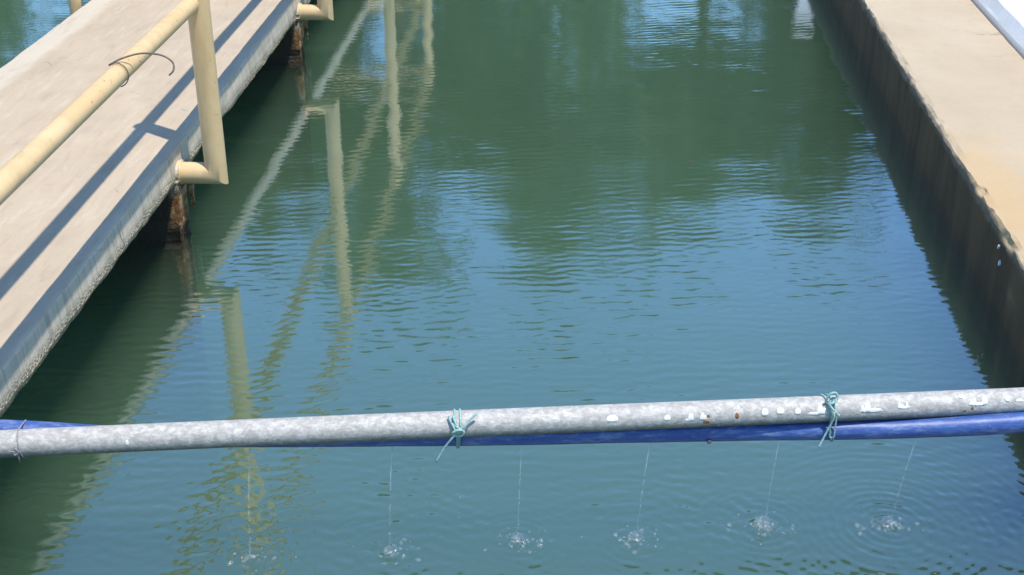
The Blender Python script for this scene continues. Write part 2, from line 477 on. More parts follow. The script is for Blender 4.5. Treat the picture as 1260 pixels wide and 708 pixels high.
def sweep(name, profile, ts, jit, mat, parent=None, rz=0.0, smooth=None):
    """profile: list of (off, z, ragged, roll) ; swept along local y at ts"""
    n, k = len(ts), len(profile)
    v = np.zeros((n, k, 3))
    for j, (o_, z_, rg, seed) in enumerate(profile):
        a = smooth_noise(n, 10, seed * 2 + 1, 4) * rg
        b = smooth_noise(n, 10, seed * 2 + 2, 4) * rg
        chip = np.clip(smooth_noise(n, 26, seed * 2 + 77, 3) - 0.75, 0, 1) * rg * 4
        v[:, j, 0] = o_ + a + (chip if jit < 0 else -chip); v[:, j, 1] = ts; v[:, j, 2] = z_ + b - chip * 0.5
    f = []
    for i in range(n - 1):
        for j in range(k):
            j2 = (j + 1) % k
            f.append((i*k+j, i*k+j2, (i+1)*k+j2, (i+1)*k+j))
    f.append(tuple(range(k))[::-1]); f.append(tuple((n-1)*k + j for j in range(k)))
    o = mesh_obj(name, v.reshape(-1, 3), f, mat, parent, smooth=False)
    o.rotation_euler = (0, 0, rz)
    return o

# walkway slab
ts = np.concatenate([np.arange(-0.9, 2.2, 0.1), np.arange(2.2, 7.2, 0.012), np.arange(7.2, 11.6, 0.1)])
prof = [(A - WID + 0.006, ZB, 0.002, 1), (A - WID, ZB + 0.02, 0.0015, 2), (A - WID + 0.001, ZT - 0.008, 0.0015, 3), (A - WID + 0.009, ZT, 0.0015, 4),
        (A - 0.25, ZT, 0.0005, 5), (A - EDGE - 0.010, ZT, 0.0015, 6), (A - EDGE - 0.003, ZT - 0.003, 0.0014, 7), (A - EDGE + 0.001, ZT - 0.011, 0.0012, 8),
        (A - 0.003, ZB + 0.055, 0.001, 9), (A, ZB + 0.018, 0.0022, 10), (A - 0.005, ZB, 0.0030, 11)]
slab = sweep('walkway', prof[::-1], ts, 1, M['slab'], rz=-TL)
tag(slab, kind='structure')

# right basin wall with flat coping
ts = np.concatenate([np.arange(-1.5, 2.6, 0.1), np.arange(2.6, 7.0, 0.010), np.arange(7.0, YF + 0.5, 0.1)])
prof = [(AR, -2.1, 0.0, 21), (AR, -0.05, 0.0006, 22), (AR + 0.001, 0.12, 0.0015, 23), (AR, ZR - 0.035, 0.003, 24),
        (AR + 0.001, ZR - 0.012, 0.005, 25), (AR + 0.011, ZR - 0.001, 0.005, 26), (AR + 0.03, ZR + 0.0005, 0.0006, 27), (AR + WR - 0.006, ZR, 0.0006, 28),
        (AR + WR, ZR - 0.007, 0.0008, 29), (AR + WR, -2.1, 0, 30)]
rw = sweep('basin_wall', prof[::-1], ts, -1, M['coping'], rz=-TR)
tag(rw, 'right-hand basin wall with tan concrete coping and dark stained inner face', 'wall')
# two white paint flecks on the inner face
for (t_, z_, s_) in ((3.655, 0.158, 0.0115), (3.69, 0.198, 0.0095)):
    vv = []; n = 9
    for k in range(n):
        w = 2 * math.pi * k / n; r = s_ * random.uniform(0.55, 1.15)
        vv.append((t_ + r * math.cos(w) * 0.8, z_ + r * math.sin(w)))
    v = [(AR - 0.0035, a, b) for a, b in vv] + [(AR + 0.004, a, b) for a, b in vv]
    f = [tuple(range(n))[::-1]] + [(k, (k+1) % n, n + (k+1) % n, n + k) for k in range(n)]
    mesh_obj('paint_fleck', v, f, M['white'], rw)

# dark joint and white painted kerb outside the coping
ts = np.arange(-1.5, YF + 0.5, 0.04)
prof = [(AR + WR - 0.001, -0.2, 0, 41), (AR + WR - 0.001, ZR - 0.03, 0.0005, 42), (AR + WR + 0.03, ZR - 0.03, 0.0005, 43), (AR + WR + 0.03, -0.2, 0, 44)]
jt = sweep('joint_filler', prof[::-1], ts, -1, M['joint'], rz=0.0, parent=rw)
kx = AR + WR + 0.012
prof = [(kx, -0.2, 0, 51), (kx, ZR + 0.018, 0.001, 52), (kx + 0.006, ZR + 0.03, 0.002, 53), (kx + 0.032, ZR + 0.074, 0.003, 54), (kx + 0.055, ZR + 0.083, 0.003, 55),
        (kx + 0.7, ZR + 0.081, 0.001, 56), (kx + 0.72, ZR + 0.06, 0.001, 57), (kx + 0.72, -0.2, 0, 58)]
wk = sweep('painted_kerb', prof[::-1], ts, -1, M['white'], rz=-TR)
tag(wk, 'wide white painted kerb running beside the tan coping', 'kerb')

# remaining walls of the basin
def wallbox(name, label, *b):
    m_ = MB(); m_.box(*b); o = m_.build(name, M['wall'])
    bv = o.modifiers.new('bevel', 'BEVEL'); bv.width = 0.012; bv.segments = 2
    tag(o, label, 'wall'); return o
wallbox('end_wall', 'concrete end wall of the basin carrying the far end of the walkway', XL, x_right(YF) - 0.004, YF, YF + 0.4, -2.1, ZB - 0.002)
wallbox('side_wall', 'outer concrete side wall of the basin beyond the walkway', XL - 0.3, XL, YN - 0.4, YF + 0.4, -2.1, ZB)
tag(wallbox('access_deck', 'concrete deck closing the near end of the basin', XL, x_right(YN - 0.3) - 0.06, YN - 1.5, YN, -2.1, ZB - 0.002), cat='deck')

# ------------------------------------------------------------------ piers under the walkway
POSTS = [1.953, 4.030, 6.105, 8.213, 10.334]
def make_pier(t):
    hw = 0.052
    zs = np.concatenate([np.linspace(-2.05, -0.06, 4), np.linspace(-0.03, ZB + 0.002, 22)])
    g_ = np.random.default_rng(int(t * 100))
    ny, nx = 9, 5
    ERO = np.stack([smooth_noise(len(zs), 5, int(t * 100) + j, 3) for j in range(ny)], 1)
    ERO = 0.5 + 0.35 * (ERO + 0.5 * np.roll(ERO, 1, 1))
    v, f = [], []
    k = 0
    for iz, z in enumerate(zs):
        er = 0.02 * max(0, 1 - max(0, z) / 0.19) if z > -0.05 else 0.012
        pts = []
        for j in range(ny): pts.append((A + 0.004 - er * ERO[iz, j], t - hw + 2 * hw * j / (ny - 1) + er * (ERO[iz, (j * 3 + 4) % 9] - 0.5) * 0.8))
        for j in range(1, nx + 1): pts.append((A - (WID) * j / nx + 0.01, t + hw + er * g_.uniform(-0.3, 0.1)))
        for j in range(nx): pts.append((A - WID + 0.01 + WID * j / nx, t - hw + er * g_.uniform(-0.1, 0.3)))
        k = len(pts); v += [(a, b, z) for a, b in pts]
    for i in range(len(zs) - 1):
        for j in range(k):
            j2 = (j + 1) % k
            f.append((i*k+j, i*k+j2, (i+1)*k+j2, (i+1)*k+j))
    f.append(tuple(range(k))[::-1]); f.append(tuple((len(zs)-1)*k + j for j in range(k)))
    o = mesh_obj('support_pier', v, f, M['pier'], slab)
    # thin corroded sheet left standing off the pier's end
    zs2 = np.linspace(0.075, ZB + 0.035, 14); v2, f2 = [], []
    for z in zs2:
        w = 0.010 + 0.005 * g_.uniform(-1, 1) - 0.006 * max(0, (0.13 - z) / 0.06)
        for (dx, dy) in ((0.001, -w), (0.014 + g_.uniform(-.003, .003), -w), (0.014 + g_.uniform(-.003, .003), w * 0.4), (0.001, w * 0.4)):
            v2.append((A + dx, t + 0.085 + dy, z))
    for i in range(len(zs2) - 1):
        for j in range(4):
            j2 = (j + 1) % 4; f2.append((i*4+j, i*4+j2, (i+1)*4+j2, (i+1)*4+j))
    f2.append((3, 2, 1, 0)); b = (len(zs2) - 1) * 4; f2.append((b, b+1, b+2, b+3))
    mesh_obj('rusted_strap', v2, f2, M['pier'], slab)
    # mortar pad on the slab face behind the rail stub
    zs3 = np.linspace(ZB - 0.03, ZB + 0.055, 9); v3, f3 = [], []
    for z in zs3:
        w = 0.056 + g_.uniform(-.005, .005) - 0.02 * max(0, (z - ZB - 0.03) / 0.025)
        for (dx, dy) in ((-0.01, -w), (0.007, -w + 0.006), (0.007, w - 0.006), (-0.01, w)):
            v3.append((A + dx, t + dy, z))
    for i in range(len(zs3) - 1):
        for j in range(4):
            j2 = (j + 1) % 4; f3.append((i*4+j, i*4+j2, (i+1)*4+j2, (i+1)*4+j))
    f3.append((3, 2, 1, 0)); b = (len(zs3) - 1) * 4; f3.append((b, b+1, b+2, b+3))
    mesh_obj('mortar_pad', v3, f3, M['slab'], slab)
for t in POSTS: make_pier(t)

# ------------------------------------------------------------------ railings
def railing(name, label, side, tposts, rp, cross=False):
    """side +1: right side of walkway (stub towards +off), -1: left side"""
    root = empty(name, (0, 0, 0), -TL)
    face = A if side > 0 else A - WID
    xo = face + side * (S if side > 0 else 0.055)
    for t in tposts:
        m_ = MB()
        m_.tube([(face - side * 0.004, t, ZE), (xo - side * rp * 1.25, t, ZE), (xo, t, ZE), (xo, t, ZE + rp * 1.25), (xo, t, ZM), (xo, t, ZTR - 0.014)], rp, 32, mitre=True)
        m_.build('post', M['yellow'], root, True, 35)
        b = MB()                                   # weld bead where the stub meets the mortar
        b.tube([(face - side * 0.004, t, ZE), (face + side * 0.010, t, ZE)], [rp + 0.006, rp + 0.002], 20)
        b.build('weld_collar', M['yellow'], root, True, 50)
    ta, tb = tposts[0] - 1.2, tposts[-1] + 0.03
    for z, nm, r_ in ((ZM, 'mid_rail', 0.0268), (ZTR, 'top_rail', 0.025)):
        m_ = MB(); n = 14
        tt = [ta + (tb - ta) * i / n for i in range(n + 1)]
        dx = [side * -min(0.03, max(0.006, 0.010 + 0.0035 * (q - 2.9))) if z == ZM else side * 0.008 for q in tt]    # mid rail welded a little off centre
        m_.tube([(xo + d_, q, z) for q, d_ in zip(tt, dx)], r_, 24)
        m_.build(nm, M['yellow'], root, True, 50)
    if cross:
        for z, nm in ((ZM, 'cross_mid_rail'), (ZTR, 'cross_top_rail')):
            m_ = MB(); m_.tube([(xo, tposts[-1], z), (A - WID - 0.055, tposts[-1], z)], 0.029, 20); m_.build(nm, M['yellow'], root, True, 50)
    return tag(root, label, 'railing')
rail = railing('railing', 'cream yellow pipe railing on the walkway side with rusty wire tied to it', 1, POSTS, 0.0365, True)
railing('railing', 'cream yellow pipe railing on the walkway side away from the hose', -1, [1.78, 3.84, 5.90, 7.96, 10.334], 0.0285)

# bent wire on the mid rail
c0 = Vector((A + S - 0.0113, 3.27, ZM))
wr = empty('tie_wire', (0, 0, 0), -TL)
loop = [c0 + Vector((0.0315 * math.cos(w), 0.004 * (w - 1.5), 0.0315 * math.sin(w))) for w in np.linspace(2.3, -1.3, 16)]
m_ = MB(); m_.tube(loop, 0.0016, 6); m_.build('wire_loop', M['wire'], wr, True)
s0 = loop[0]
P = [s0, s0 + Vector((0.03, 0.02, 0.013)), s0 + Vector((0.075, 0.045, 0.02)), s0 + Vector((0.125, 0.055, 0.013)), s0 + Vector((0.155, 0.05, -0.004)), s0 + Vector((0.160, 0.035, -0.022)), s0 + Vector((0.150, 0.025, -0.033))]
m_ = MB(); m_.tube(catmull(P, 8), 0.0026, 8); m_.build('wire_tail', M['wire'], wr, True)
tag(wr, 'bent rusty wire hooked round the cream yellow mid rail', 'wire')

# ------------------------------------------------------------------ pipe and hose across the basin
PZ = 0.284; PR = 0.0302
P0 = Vector((-1.113, 2.3716, PZ)); P1 = Vector((1.177, 2.5526, PZ))
pd = (P1 - P0).normalized(); py = Vector((-pd.y, pd.x, 0))
PYAW = math.atan2(pd.y, pd.x)
def px2s(q):                                                        # metres along the pipe from a scale of 0..1260 seen in perspective
    k = (q - 630.0) / 1600.0
    d0 = P0.y * 0.893 + (CAM_H - PZ) * 0.45; dd = (P1.y - P0.y) * 0.893; dx = P1.x - P0.x
    return (k * d0 - P0.x) / (dx - k * dd) * (P1 - P0).length
pipe = empty('galvanised_pipe', P0, PYAW)
m_ = MB(); xs = np.concatenate([[-0.096], np.linspace(-0.09, 2.75, 60)])
m_.tube([(x, 0, 0.0012 * math.sin(x * 2.1)) for x in xs], PR, 40)
m_.build('pipe_body', M['galv'], pipe, True, 50)
tag(pipe, 'weathered galvanised steel pipe spanning the basin with white paint drips', 'pipe')
# paint drips: thin skins on the pipe surface; (along px, width px, angle from top towards camera, runs)
def drip(px, wpx, a0, a1, runs, name='paint_drip', mat='drip'):
    s0_, s1_ = px2s(px - wpx / 2), px2s(px + wpx / 2)
    n = max(7, int(wpx * 1.4)); m = 5
    v, f = [], []
    if runs > 1:
        uu = np.linspace(0, 1, n); prof_ = np.full(n, 0.30)
        for q in range(runs + 1):
            c_ = random.uniform(0.12, 0.88); h_ = random.uniform(0.45, 1.0); w_ = random.uniform(1.3, 3.6) / wpx
            prof_ = np.maximum(prof_, h_ * np.exp(-((uu - c_) / w_) ** 6))
        prof_ *= np.clip(np.minimum(uu, 1 - uu) * 8, 0.05, 1)
    else: prof_ = np.sqrt(np.clip(1 - np.linspace(-0.97, 0.97, n) ** 2, 0, 1))
    for layer in (0.0, 1.0):
        for i in range(n):
            s = s0_ + (s1_ - s0_) * i / (n - 1)
            uq = 2 * i / (n - 1) - 1
            if runs > 1:
                top = a1 - (a1 - a0) * max(0.10, min(1, prof_[i] * random.uniform(0.92, 1.0)))
                bot = a1 - (a1 - a0) * 0.16 * abs(uq) ** 3 + random.uniform(-1.5, 1.5)
                if top > bot - 2: top = bot - 2
            else:                                                 # a single egg-shaped run
                mid_ = a0 + (a1 - a0) * 0.6
                top = mid_ - (mid_ - a0) * prof_[i]; bot = mid_ + (a1 - mid_) * prof_[i]
            for j in range(m):
                w = R(top + (bot - top) * j / (m - 1))
                rr = PR + (0.00035 if layer else -0.0008)
                v.append((s, -math.sin(w) * rr, math.cos(w) * rr))
    nn = n * m
    for i in range(n - 1):
        for j in range(m - 1):
            a = i*m + j
            f.append((nn+a, nn+a+m, nn+a+m+1, nn+a+1))
    for i in range(n - 1):
        for j in (0, m - 1):
            a = i*m + j; q = (a, a+m, nn+a+m, nn+a)
            f.append(q if j == 0 else q[::-1])
    for j in range(m - 1):
        for i in (0, n - 1):
            a = i*m + j; q = (a, a+1, nn+a+1, nn+a)
            f.append(q if i else q[::-1])
    mesh_obj(name, v, f, M[mat], pipe, True)
for d_ in [(160, 4, 62, 88, 1), (346, 5, 52, 70, 1), (470, 5, 55, 72, 1), (645, 8, 10, 45, 2), (751, 14, 45, 78, 1), (818, 8, 55, 82, 1),
           (845, 12, 45, 88, 2), (862, 9, 40, 86, 2), (905, 3, 25, 45, 1), (937, 8, 45, 80, 1), (956, 9, 45, 75, 1), (977, 7, 50, 80, 1), (1001, 26, 38, 84, 3),
           (1066, 30, 20, 84, 3), (1106, 15, 30, 74, 2), (1177, 6, 15, 38, 1), (1197, 24, 22, 74, 3), (1233, 6, 34, 62, 1), (1247, 9, 42, 64, 2)]: drip(*d_)
for d_ in [(866, 9, 78, 104, 2), (903, 5, 58, 84, 1), (868, 4, 62, 74, 1), (1190, 3, 76, 92, 1), (1181, 3, 88, 100, 1)]: drip(*d_, 'rust_spot', 'rust')

# blue hose: winds from behind the pipe, under it, to its near side
HR = 0.0228
phi_k = [(-70, -12), (0, -5), (115, 27), (300, 42), (560, 63), (840, 79), (1000, 96), (1130, 120), (1260, 146), (1345, 158)]
kx_, kp_ = zip(*phi_k)
pts = []
for px in np.linspace(-55, 1352, 110):
    ph = R(float(np.interp(px, kx_, kp_)) )
    pts.append((px, ph))
ph_s = np.convolve(np.pad([p[1] for p in pts], 6, mode='edge'), np.ones(13) / 13, 'valid')
def hose_pt(px, extra=0.0):
    ph = float(np.interp(px, [p[0] for p in pts], ph_s))
    d = PR + HR + 0.0004
    return Vector((px2s(px), math.cos(ph) * d, -math.sin(ph) * d)), ph
hose = empty('blue_hose', P0, PYAW)
m_ = MB(); m_.tube([hose_pt(p[0])[0] for p in pts], list(HR * (1 + 0.035 * smooth_noise(len(pts), 14, 5, 3))), 32); m_.build('hose_body', M['hose'], hose, True, 50)
tag(hose, 'blue plastic spray hose tied along the galvanised pipe', 'hose')
mb = MB(); hp, ph = hose_pt(873)
mb.tube([hp + Vector((0, -0.021, -0.0115)), hp + Vector((0, -0.0255, -0.0145))], [0.006, 0.004], 8); mb.build('rust_scab', M['wire'], hose)

# ties
def around(px, d=0.003, w0=-30, w1=300, n=36, skew=0.0, r=None):
    """closed-ish loop round pipe and hose at px, in pipe coordinates (convex hull of two circles)"""
    hp, ph = hose_pt(px); c1 = Vector((0, 0)); c2 = Vector((hp.y, hp.z))
    out = []
    for w in np.radians(np.linspace(w0, w1, n)):
        dirv = Vector((math.cos(w), math.sin(w)))
        e1 = c1.dot(dirv) + PR + d; e2 = c2.dot(dirv) + HR + d
        p = (c1 + dirv * (PR + d)) if e1 >= e2 else (c2 + dirv * (HR + d))
        out.append(Vector((hp.x + skew * (w - R(90)), p.x, p.y)))
    return out
# w measured in the (y, z) plane: 180 deg = towards the camera, 90 = up, 270 = down
RO = 0.0026
def local(px, y, z, dx=0): return Vector((px2s(px) + dx, y, z))
def rope_tie(name, label, px, extra, mat, r, skew=0.0):
    o = empty(name, P0, PYAW)
    for sh in ((-0.006, 0.006) if r > 0.002 else (0.0,)):
        lp = around(px, r * 0.9, 0, 360, 60, skew)
        m_ = MB(); m_.tube([p + Vector((sh * (0.35 if i > 30 else 1), 0, 0)) for i, p in enumerate(lp)], r, 8); m_.build('rope_loop', mat, o, True)
    for nm, P_, rr in extra:
        m_ = MB(); m_.tube(catmull([local(px, *q) for q in P_], 9), rr, 8, jit=0.12); m_.build(nm, mat, o, True)
    return tag(o, label, 'rope', 'ties holding the hose to the pipe')
fy = -PR - 0.006
rope_tie('rope_tie', 'double teal rope tied round pipe and hose in a knot with spread tails', 563,
    [('knot', [(fy + .010, .020, -.012), (fy - .003, .014, .002), (fy - .006, .006, .012), (fy - .004, -.004, .006), (fy - .004, -.004, -.008), (fy - .008, .006, -.012), (fy - .010, .014, -.002), (fy - .006, .010, .010), (fy - .002, .000, .012)], RO * 1.15),
     ('tail', [(fy - .006, .008, .002), (fy - .004, .022, .016), (fy + .004, .036, .030), (fy + .008, .043, .042)], RO),
     ('tail', [(fy - .007, .006, -.004), (fy - .008, -.010, -.016), (fy - .006, -.034, -.032), (fy - .010, -.066, -.050)], RO),
     ('tail', [(fy - .004, .010, -.006), (fy + .008, .026, -.016), (fy + .016, .036, -.020)], RO * .9),
     ('tail', [(fy - .002, .014, .000), (fy + .010, .028, -.008), (fy + .018, .036, -.010)], RO * .9)], M['rope'], RO)
rope_tie('rope_tie', 'single teal rope round pipe and hose ending in an upright curl', 1016,
    [('curl', [(fy + .020, .020, -.002), (fy + .014, .034, -.010), (fy + .012, .052, -.004), (fy + .012, .056, .008), (fy + .010, .046, .014), (fy + .006, .036, .006), (fy + .004, .030, -.004), (fy - .002, .016, .008), (fy - .006, .006, .018)], RO * 1.1),
     ('knot', [(fy + .012, .028, -.006), (fy + .004, .034, .004), (fy + .010, .040, .014), (fy + .018, .038, .006), (fy + .012, .030, -.002)], RO * 1.1),
     ('tail', [(fy + .002, .022, .004), (fy - .007, .006, .006), (fy - .006, -.018, .000), (fy - .008, -.042, -.010), (fy - .016, -.068, -.024)], RO * .95)], M['rope'], RO * .8, skew=0.006)
rope_tie('string_tie', 'thin grey string knotted round the pipe and hose near the walkway', 25,
    [('knot', [(fy, .004, -.006), (fy - .003, .010, .002), (fy - .003, .002, .006), (fy - .004, -.004, -.002), (fy - .003, .006, -.003)], 0.0022),
     ('tail', [(fy - .002, .003, -.002), (fy - .005, .006, -.010), (fy - .004, .008, -.014)], 0.0013),
     ('tail', [(fy - .002, .001, .002), (fy - .001, -.014, .004), (fy + .004, -.028, .002)], 0.0014)], M['string'], 0.0016, skew=0.004)

# ------------------------------------------------------------------ water jets
SPL = [(-0.588, 2.335), (-0.276, 2.358), (0.013, 2.397), (0.285, 2.403), (0.586, 2.448), (0.880, 2.454)]
JTOP = [303, 481, 643, 803, 962, 1128]
Minv = Matrix.Translation(P0) @ Matrix.Rotation(PYAW, 4, 'Z')
ORD = ['first', 'second', 'third', 'fourth', 'fifth', 'sixth']
ico_cache = {}
def ico(sub):
    import bmesh
    if sub not in ico_cache:
        bm = bmesh.new(); bmesh.ops.create_icosphere(bm, subdivisions=sub, radius=1.0)
        ico_cache[sub] = ([v.co.copy() for v in bm.verts], [tuple(v.index for v in f.verts) for f in bm.faces]); bm.free()
    return ico_cache[sub]
VIG = [0.45, 0.8, 0.9, 1.0, 1.6, 1.3]
for k, ((sx, sy), px) in enumerate(zip(SPL, JTOP)):
    root = empty('water_jet', (sx, sy, 0))
    hp, ph = hose_pt(px)
    top = Minv @ (hp + Vector((0, -0.006, -HR + 0.002)))
    end = Vector((sx, sy, 0.0))
    n = 46; P_, r_ = [], []
    r0 = (0.0026 if k in (0, 5) else 0.0022)
    v0 = 0.55; T = (-v0 + math.sqrt(v0 * v0 + 2 * 9.81 * top.z)) / 9.81
    g_ = np.random.default_rng(50 + k)
    for i in range(n + 1):
        u = i / n
        tt = u * T
        z = top.z - v0 * tt - 0.5 * 9.81 * tt * tt
        p = top.lerp(end, u); p.z = z
        wob = 0.0012 * u
        P_.append(p - Vector((sx, sy, 0)) + Vector((g_.uniform(-wob, wob), g_.uniform(-wob, wob), 0)))
        bead = 0.5 + 0.5 * math.sin(i * 1.55 + k) + 0.5 * g_.uniform(-1, 1)
        r_.append(max(0.00035, r0 * ((1 - 0.45 * u) * (1 - u * 0.75) + u * 0.85 * bead)))
    # continuous thread above, breaking into beads below
    brk = [30, 24, 20, 18, 22, 46][k]
    m_ = MB(); m_.tube(P_[:brk + 1], r_[:brk + 1], 8); m_.build('stream', M['drop'], root, True)
    dm = MB(); iv, if_ = ico(2); iv1, if1 = ico(1)
    def ball(mb_, c, r, sz=1.0, fine=False):
        a, b = (iv, if_) if fine else (iv1, if1)
        ex, ey = random.uniform(0.6, 1.5), random.uniform(0.6, 1.4); th_ = random.uniform(0, 3.14); ct, st_ = math.cos(th_), math.sin(th_)
        out_ = []
        for q in a:
            j_ = random.uniform(0.85, 1.15) if sz <= 1 else 1.0
            if sz > 1: x_, y_ = q.x, q.y
            else: x_, y_ = q.x * ex * ct - q.y * ey * st_, q.x * ex * st_ + q.y * ey * ct
            out_.append((c[0] + x_ * r * j_, c[1] + y_ * r * j_, c[2] + q.z * r * sz * j_))
        mb_.add(out_, b)
    for i in range(brk, n, 1):
        if g_.uniform() < 0.75: ball(dm, P_[i], r0 * g_.uniform(0.6, 1.15), 1.6, True)
    # splash: crown of droplets, a few larger bubbles on the surface
    vg = VIG[k]
    for i in range(int(42 * vg)):
        a_ = g_.uniform(0, 2 * math.pi); rr = abs(g_.normal(0, 0.030)) + 0.004
        ball(dm, (rr * math.cos(a_) * 1.25, rr * math.sin(a_) * 0.8, abs(g_.normal(0, 0.008)) + 0.0005), g_.uniform(0.0009, 0.0030), 1.0)
    for i in range(int(9 * vg)):
        a_ = g_.uniform(0, 2 * math.pi); rr = g_.uniform(0.02, 0.085)
        ball(dm, (rr * math.cos(a_) * 1.2, rr * math.sin(a_) * 0.7, g_.uniform(0.001, 0.02)), g_.uniform(0.0008, 0.0026), 1.0)
    o = dm.build('droplets', M['drop'], root, True); o['kind'] = 'stuff'
    fm = MB()
    for i in range(int(26 * vg)):
        a_ = g_.uniform(0, 2 * math.pi); rr = abs(g_.normal(0, 0.018))
        ball(fm, (rr * math.cos(a_) * 1.3, rr * math.sin(a_) * 0.7, g_.uniform(0, 0.003)), g_.uniform(0.002, 0.0052), 0.75, True)
    for i in range(int(5 * vg)):
        a_ = g_.uniform(0, 2 * math.pi); rr = g_.uniform(0.035, 0.075)
        ball(fm, (rr * math.cos(a_) * 1.25, rr * math.sin(a_) * 0.7, 0.0008), g_.uniform(0.004, 0.0068), 0.75, True)
    nw = 26; ph0 = g_.uniform(0, 6.28, 3); vb = len(fm.v)
    for lev, (rr, hz) in enumerate(((0.010, 0.0), (0.013, 0.006), (0.017, 0.010))):
        for q in range(nw):
            a_ = 2 * math.pi * q / nw
            rag = 1 + 0.35 * math.sin(2 * a_ + ph0[0]) + 0.25 * math.sin(5 * a_ + ph0[1]) + 0.2 * math.sin(9 * a_ + ph0[2])
            fm.v.append((rr * vg ** 0.5 * math.cos(a_) * (1 + 0.1 * rag), rr * vg ** 0.5 * math.sin(a_) * (1 + 0.1 * rag), -0.001 + hz * vg * max(0.1, rag)))
    for lev in range(2):
        for q in range(nw):
            q2 = (q + 1) % nw; fm.f.append((vb + lev*nw + q, vb + lev*nw + q2, vb + (lev+1)*nw + q2, vb + (lev+1)*nw + q))
    o = fm.build('bubbles', M['foam'], root, True); o['kind'] = 'stuff'
    tag(root, ORD[k] + ' thin water jet counted from the yellow-railed walkway, falling from the blue hose', 'water jet', 'water jets falling from the hose')
# a drip under the knotted rope
root = empty('water_drip', (-0.118, 2.375, 0)); dm = MB(); g_ = np.random.default_rng(5)
for i in range(9):
    ball(dm, (g_.uniform(-.006, .006), g_.uniform(-.01, .01), 0.19 * (i + g_.uniform(0, .6)) / 9 + .004), g_.uniform(.0008, .0022), 1.2, True)
o = dm.build('droplets', M['drop'], root, True); o['kind'] = 'stuff'
tag(root, 'loose falling drips below the knotted teal rope', 'water drips')

# floating dry leaf
lf = MB(); lf.add([(-.012, 0, .001), (0, .007, .003), (.014, .002, .005), (0, -.006, .003), (-.002, 0, -.001)], [(0, 1, 4), (1, 2, 4), (2, 3, 4), (3, 0, 4), (0, 3, 2, 1)])
o = lf.build('floating_leaf', M['dead']); o.location = (0.70, 4.78, 0.0012); o.rotation_euler = (0, 0, 0.4)
tag(o, 'tiny brown dry leaf floating on the open water', 'leaf')

# ------------------------------------------------------------------ water
def axis(parts):
    out = []
    for a, b, s in parts: out += list(np.arange(a, b - 1e-9, s))
    out.append(parts[-1][1]); return np.array(out)
ys = [YN + 0.0, 0.9, 1.3, 1.6, 1.9]
y = 2.1
while y < 8.2:
    ys.append(y); y += 0.0038 if y < 2.9 else 0.0038 + (y - 2.9) * 0.0019
while y < YF: ys.append(y); y += 0.12
ys.append(YF); ys = np.array(ys)
# x as fraction grid: local x measured from a line parallel to the right wall
us = axis([(-XL * -1.0 - 0, -3.2, 0.25), (-3.2, -1.5, 0.03), (-1.5, 1.20, 0.0046)])
NY, NX = len(ys), len(us)
Y = np.repeat(ys[:, None], NX, 1)
xr = (AR + ys * math.sin(TR)) / math.cos(TR) + 0.004
frac = (us - us[0]) / (us[-1] - us[0])
X = us[0] + frac[None, :] * (xr - us[0])[:, None]
def vnoise(x, y, seed):
    g_ = np.random.default_rng(seed); tb = g_.uniform(-1, 1, (64, 64))
    xi, yi = np.floor(x).astype(int), np.floor(y).astype(int); fx, fy_ = x - xi, y - yi
    fx = fx*fx*(3-2*fx); fy_ = fy_*fy_*(3-2*fy_)
    a = tb[xi % 64, yi % 64]; b = tb[(xi+1) % 64, yi % 64]; c = tb[xi % 64, (yi+1) % 64]; d = tb[(xi+1) % 64, (yi+1) % 64]
    return (a*(1-fx)+b*fx)*(1-fy_) + (c*(1-fx)+d*fx)*fy_
Z = np.zeros_like(X)
g_ = np.random.default_rng(3)
# gentle long undulation
for i in range(14):
    lam = g_.uniform(0.16, 0.5); th = g_.normal(math.pi / 2, 0.45); sl = 0.0018
    Z += sl * lam / (2*math.pi) * np.sin(2*math.pi/lam*(X*math.cos(th) + Y*math.sin(th)) + g_.uniform(0, 6.28))
# wind ripples, patchy; strongest between the pipe and mid-basin, calmer farther off
patch = 0.75 + 0.55*vnoise(X*1.3+5, Y*1.1+9, 1) + 0.3*vnoise(X*3.1, Y*2.7, 2)
env = np.clip(patch, 0.4, 1.5) * np.interp(Y, [2.0, 3.0, 4.2, 5.2, 6.5, 9], [0.9, 1.0, 1.0, 0.62, 0.5, 0.5])
rip = np.zeros_like(X)
for i in range(44):
    lam = math.exp(g_.uniform(math.log(0.022), math.log(0.060))); th = g_.normal(math.pi / 2 + 0.1, 0.22); sl = 0.0060
    k_ = 2*math.pi/lam
    rip += sl / k_ * np.sin(k_*(X*math.cos(th) + Y*math.sin(th)) + 1.2*vnoise(X*2+i, Y*2-i, 30+i % 6) + g_.uniform(0, 6.28))
Z += rip * env
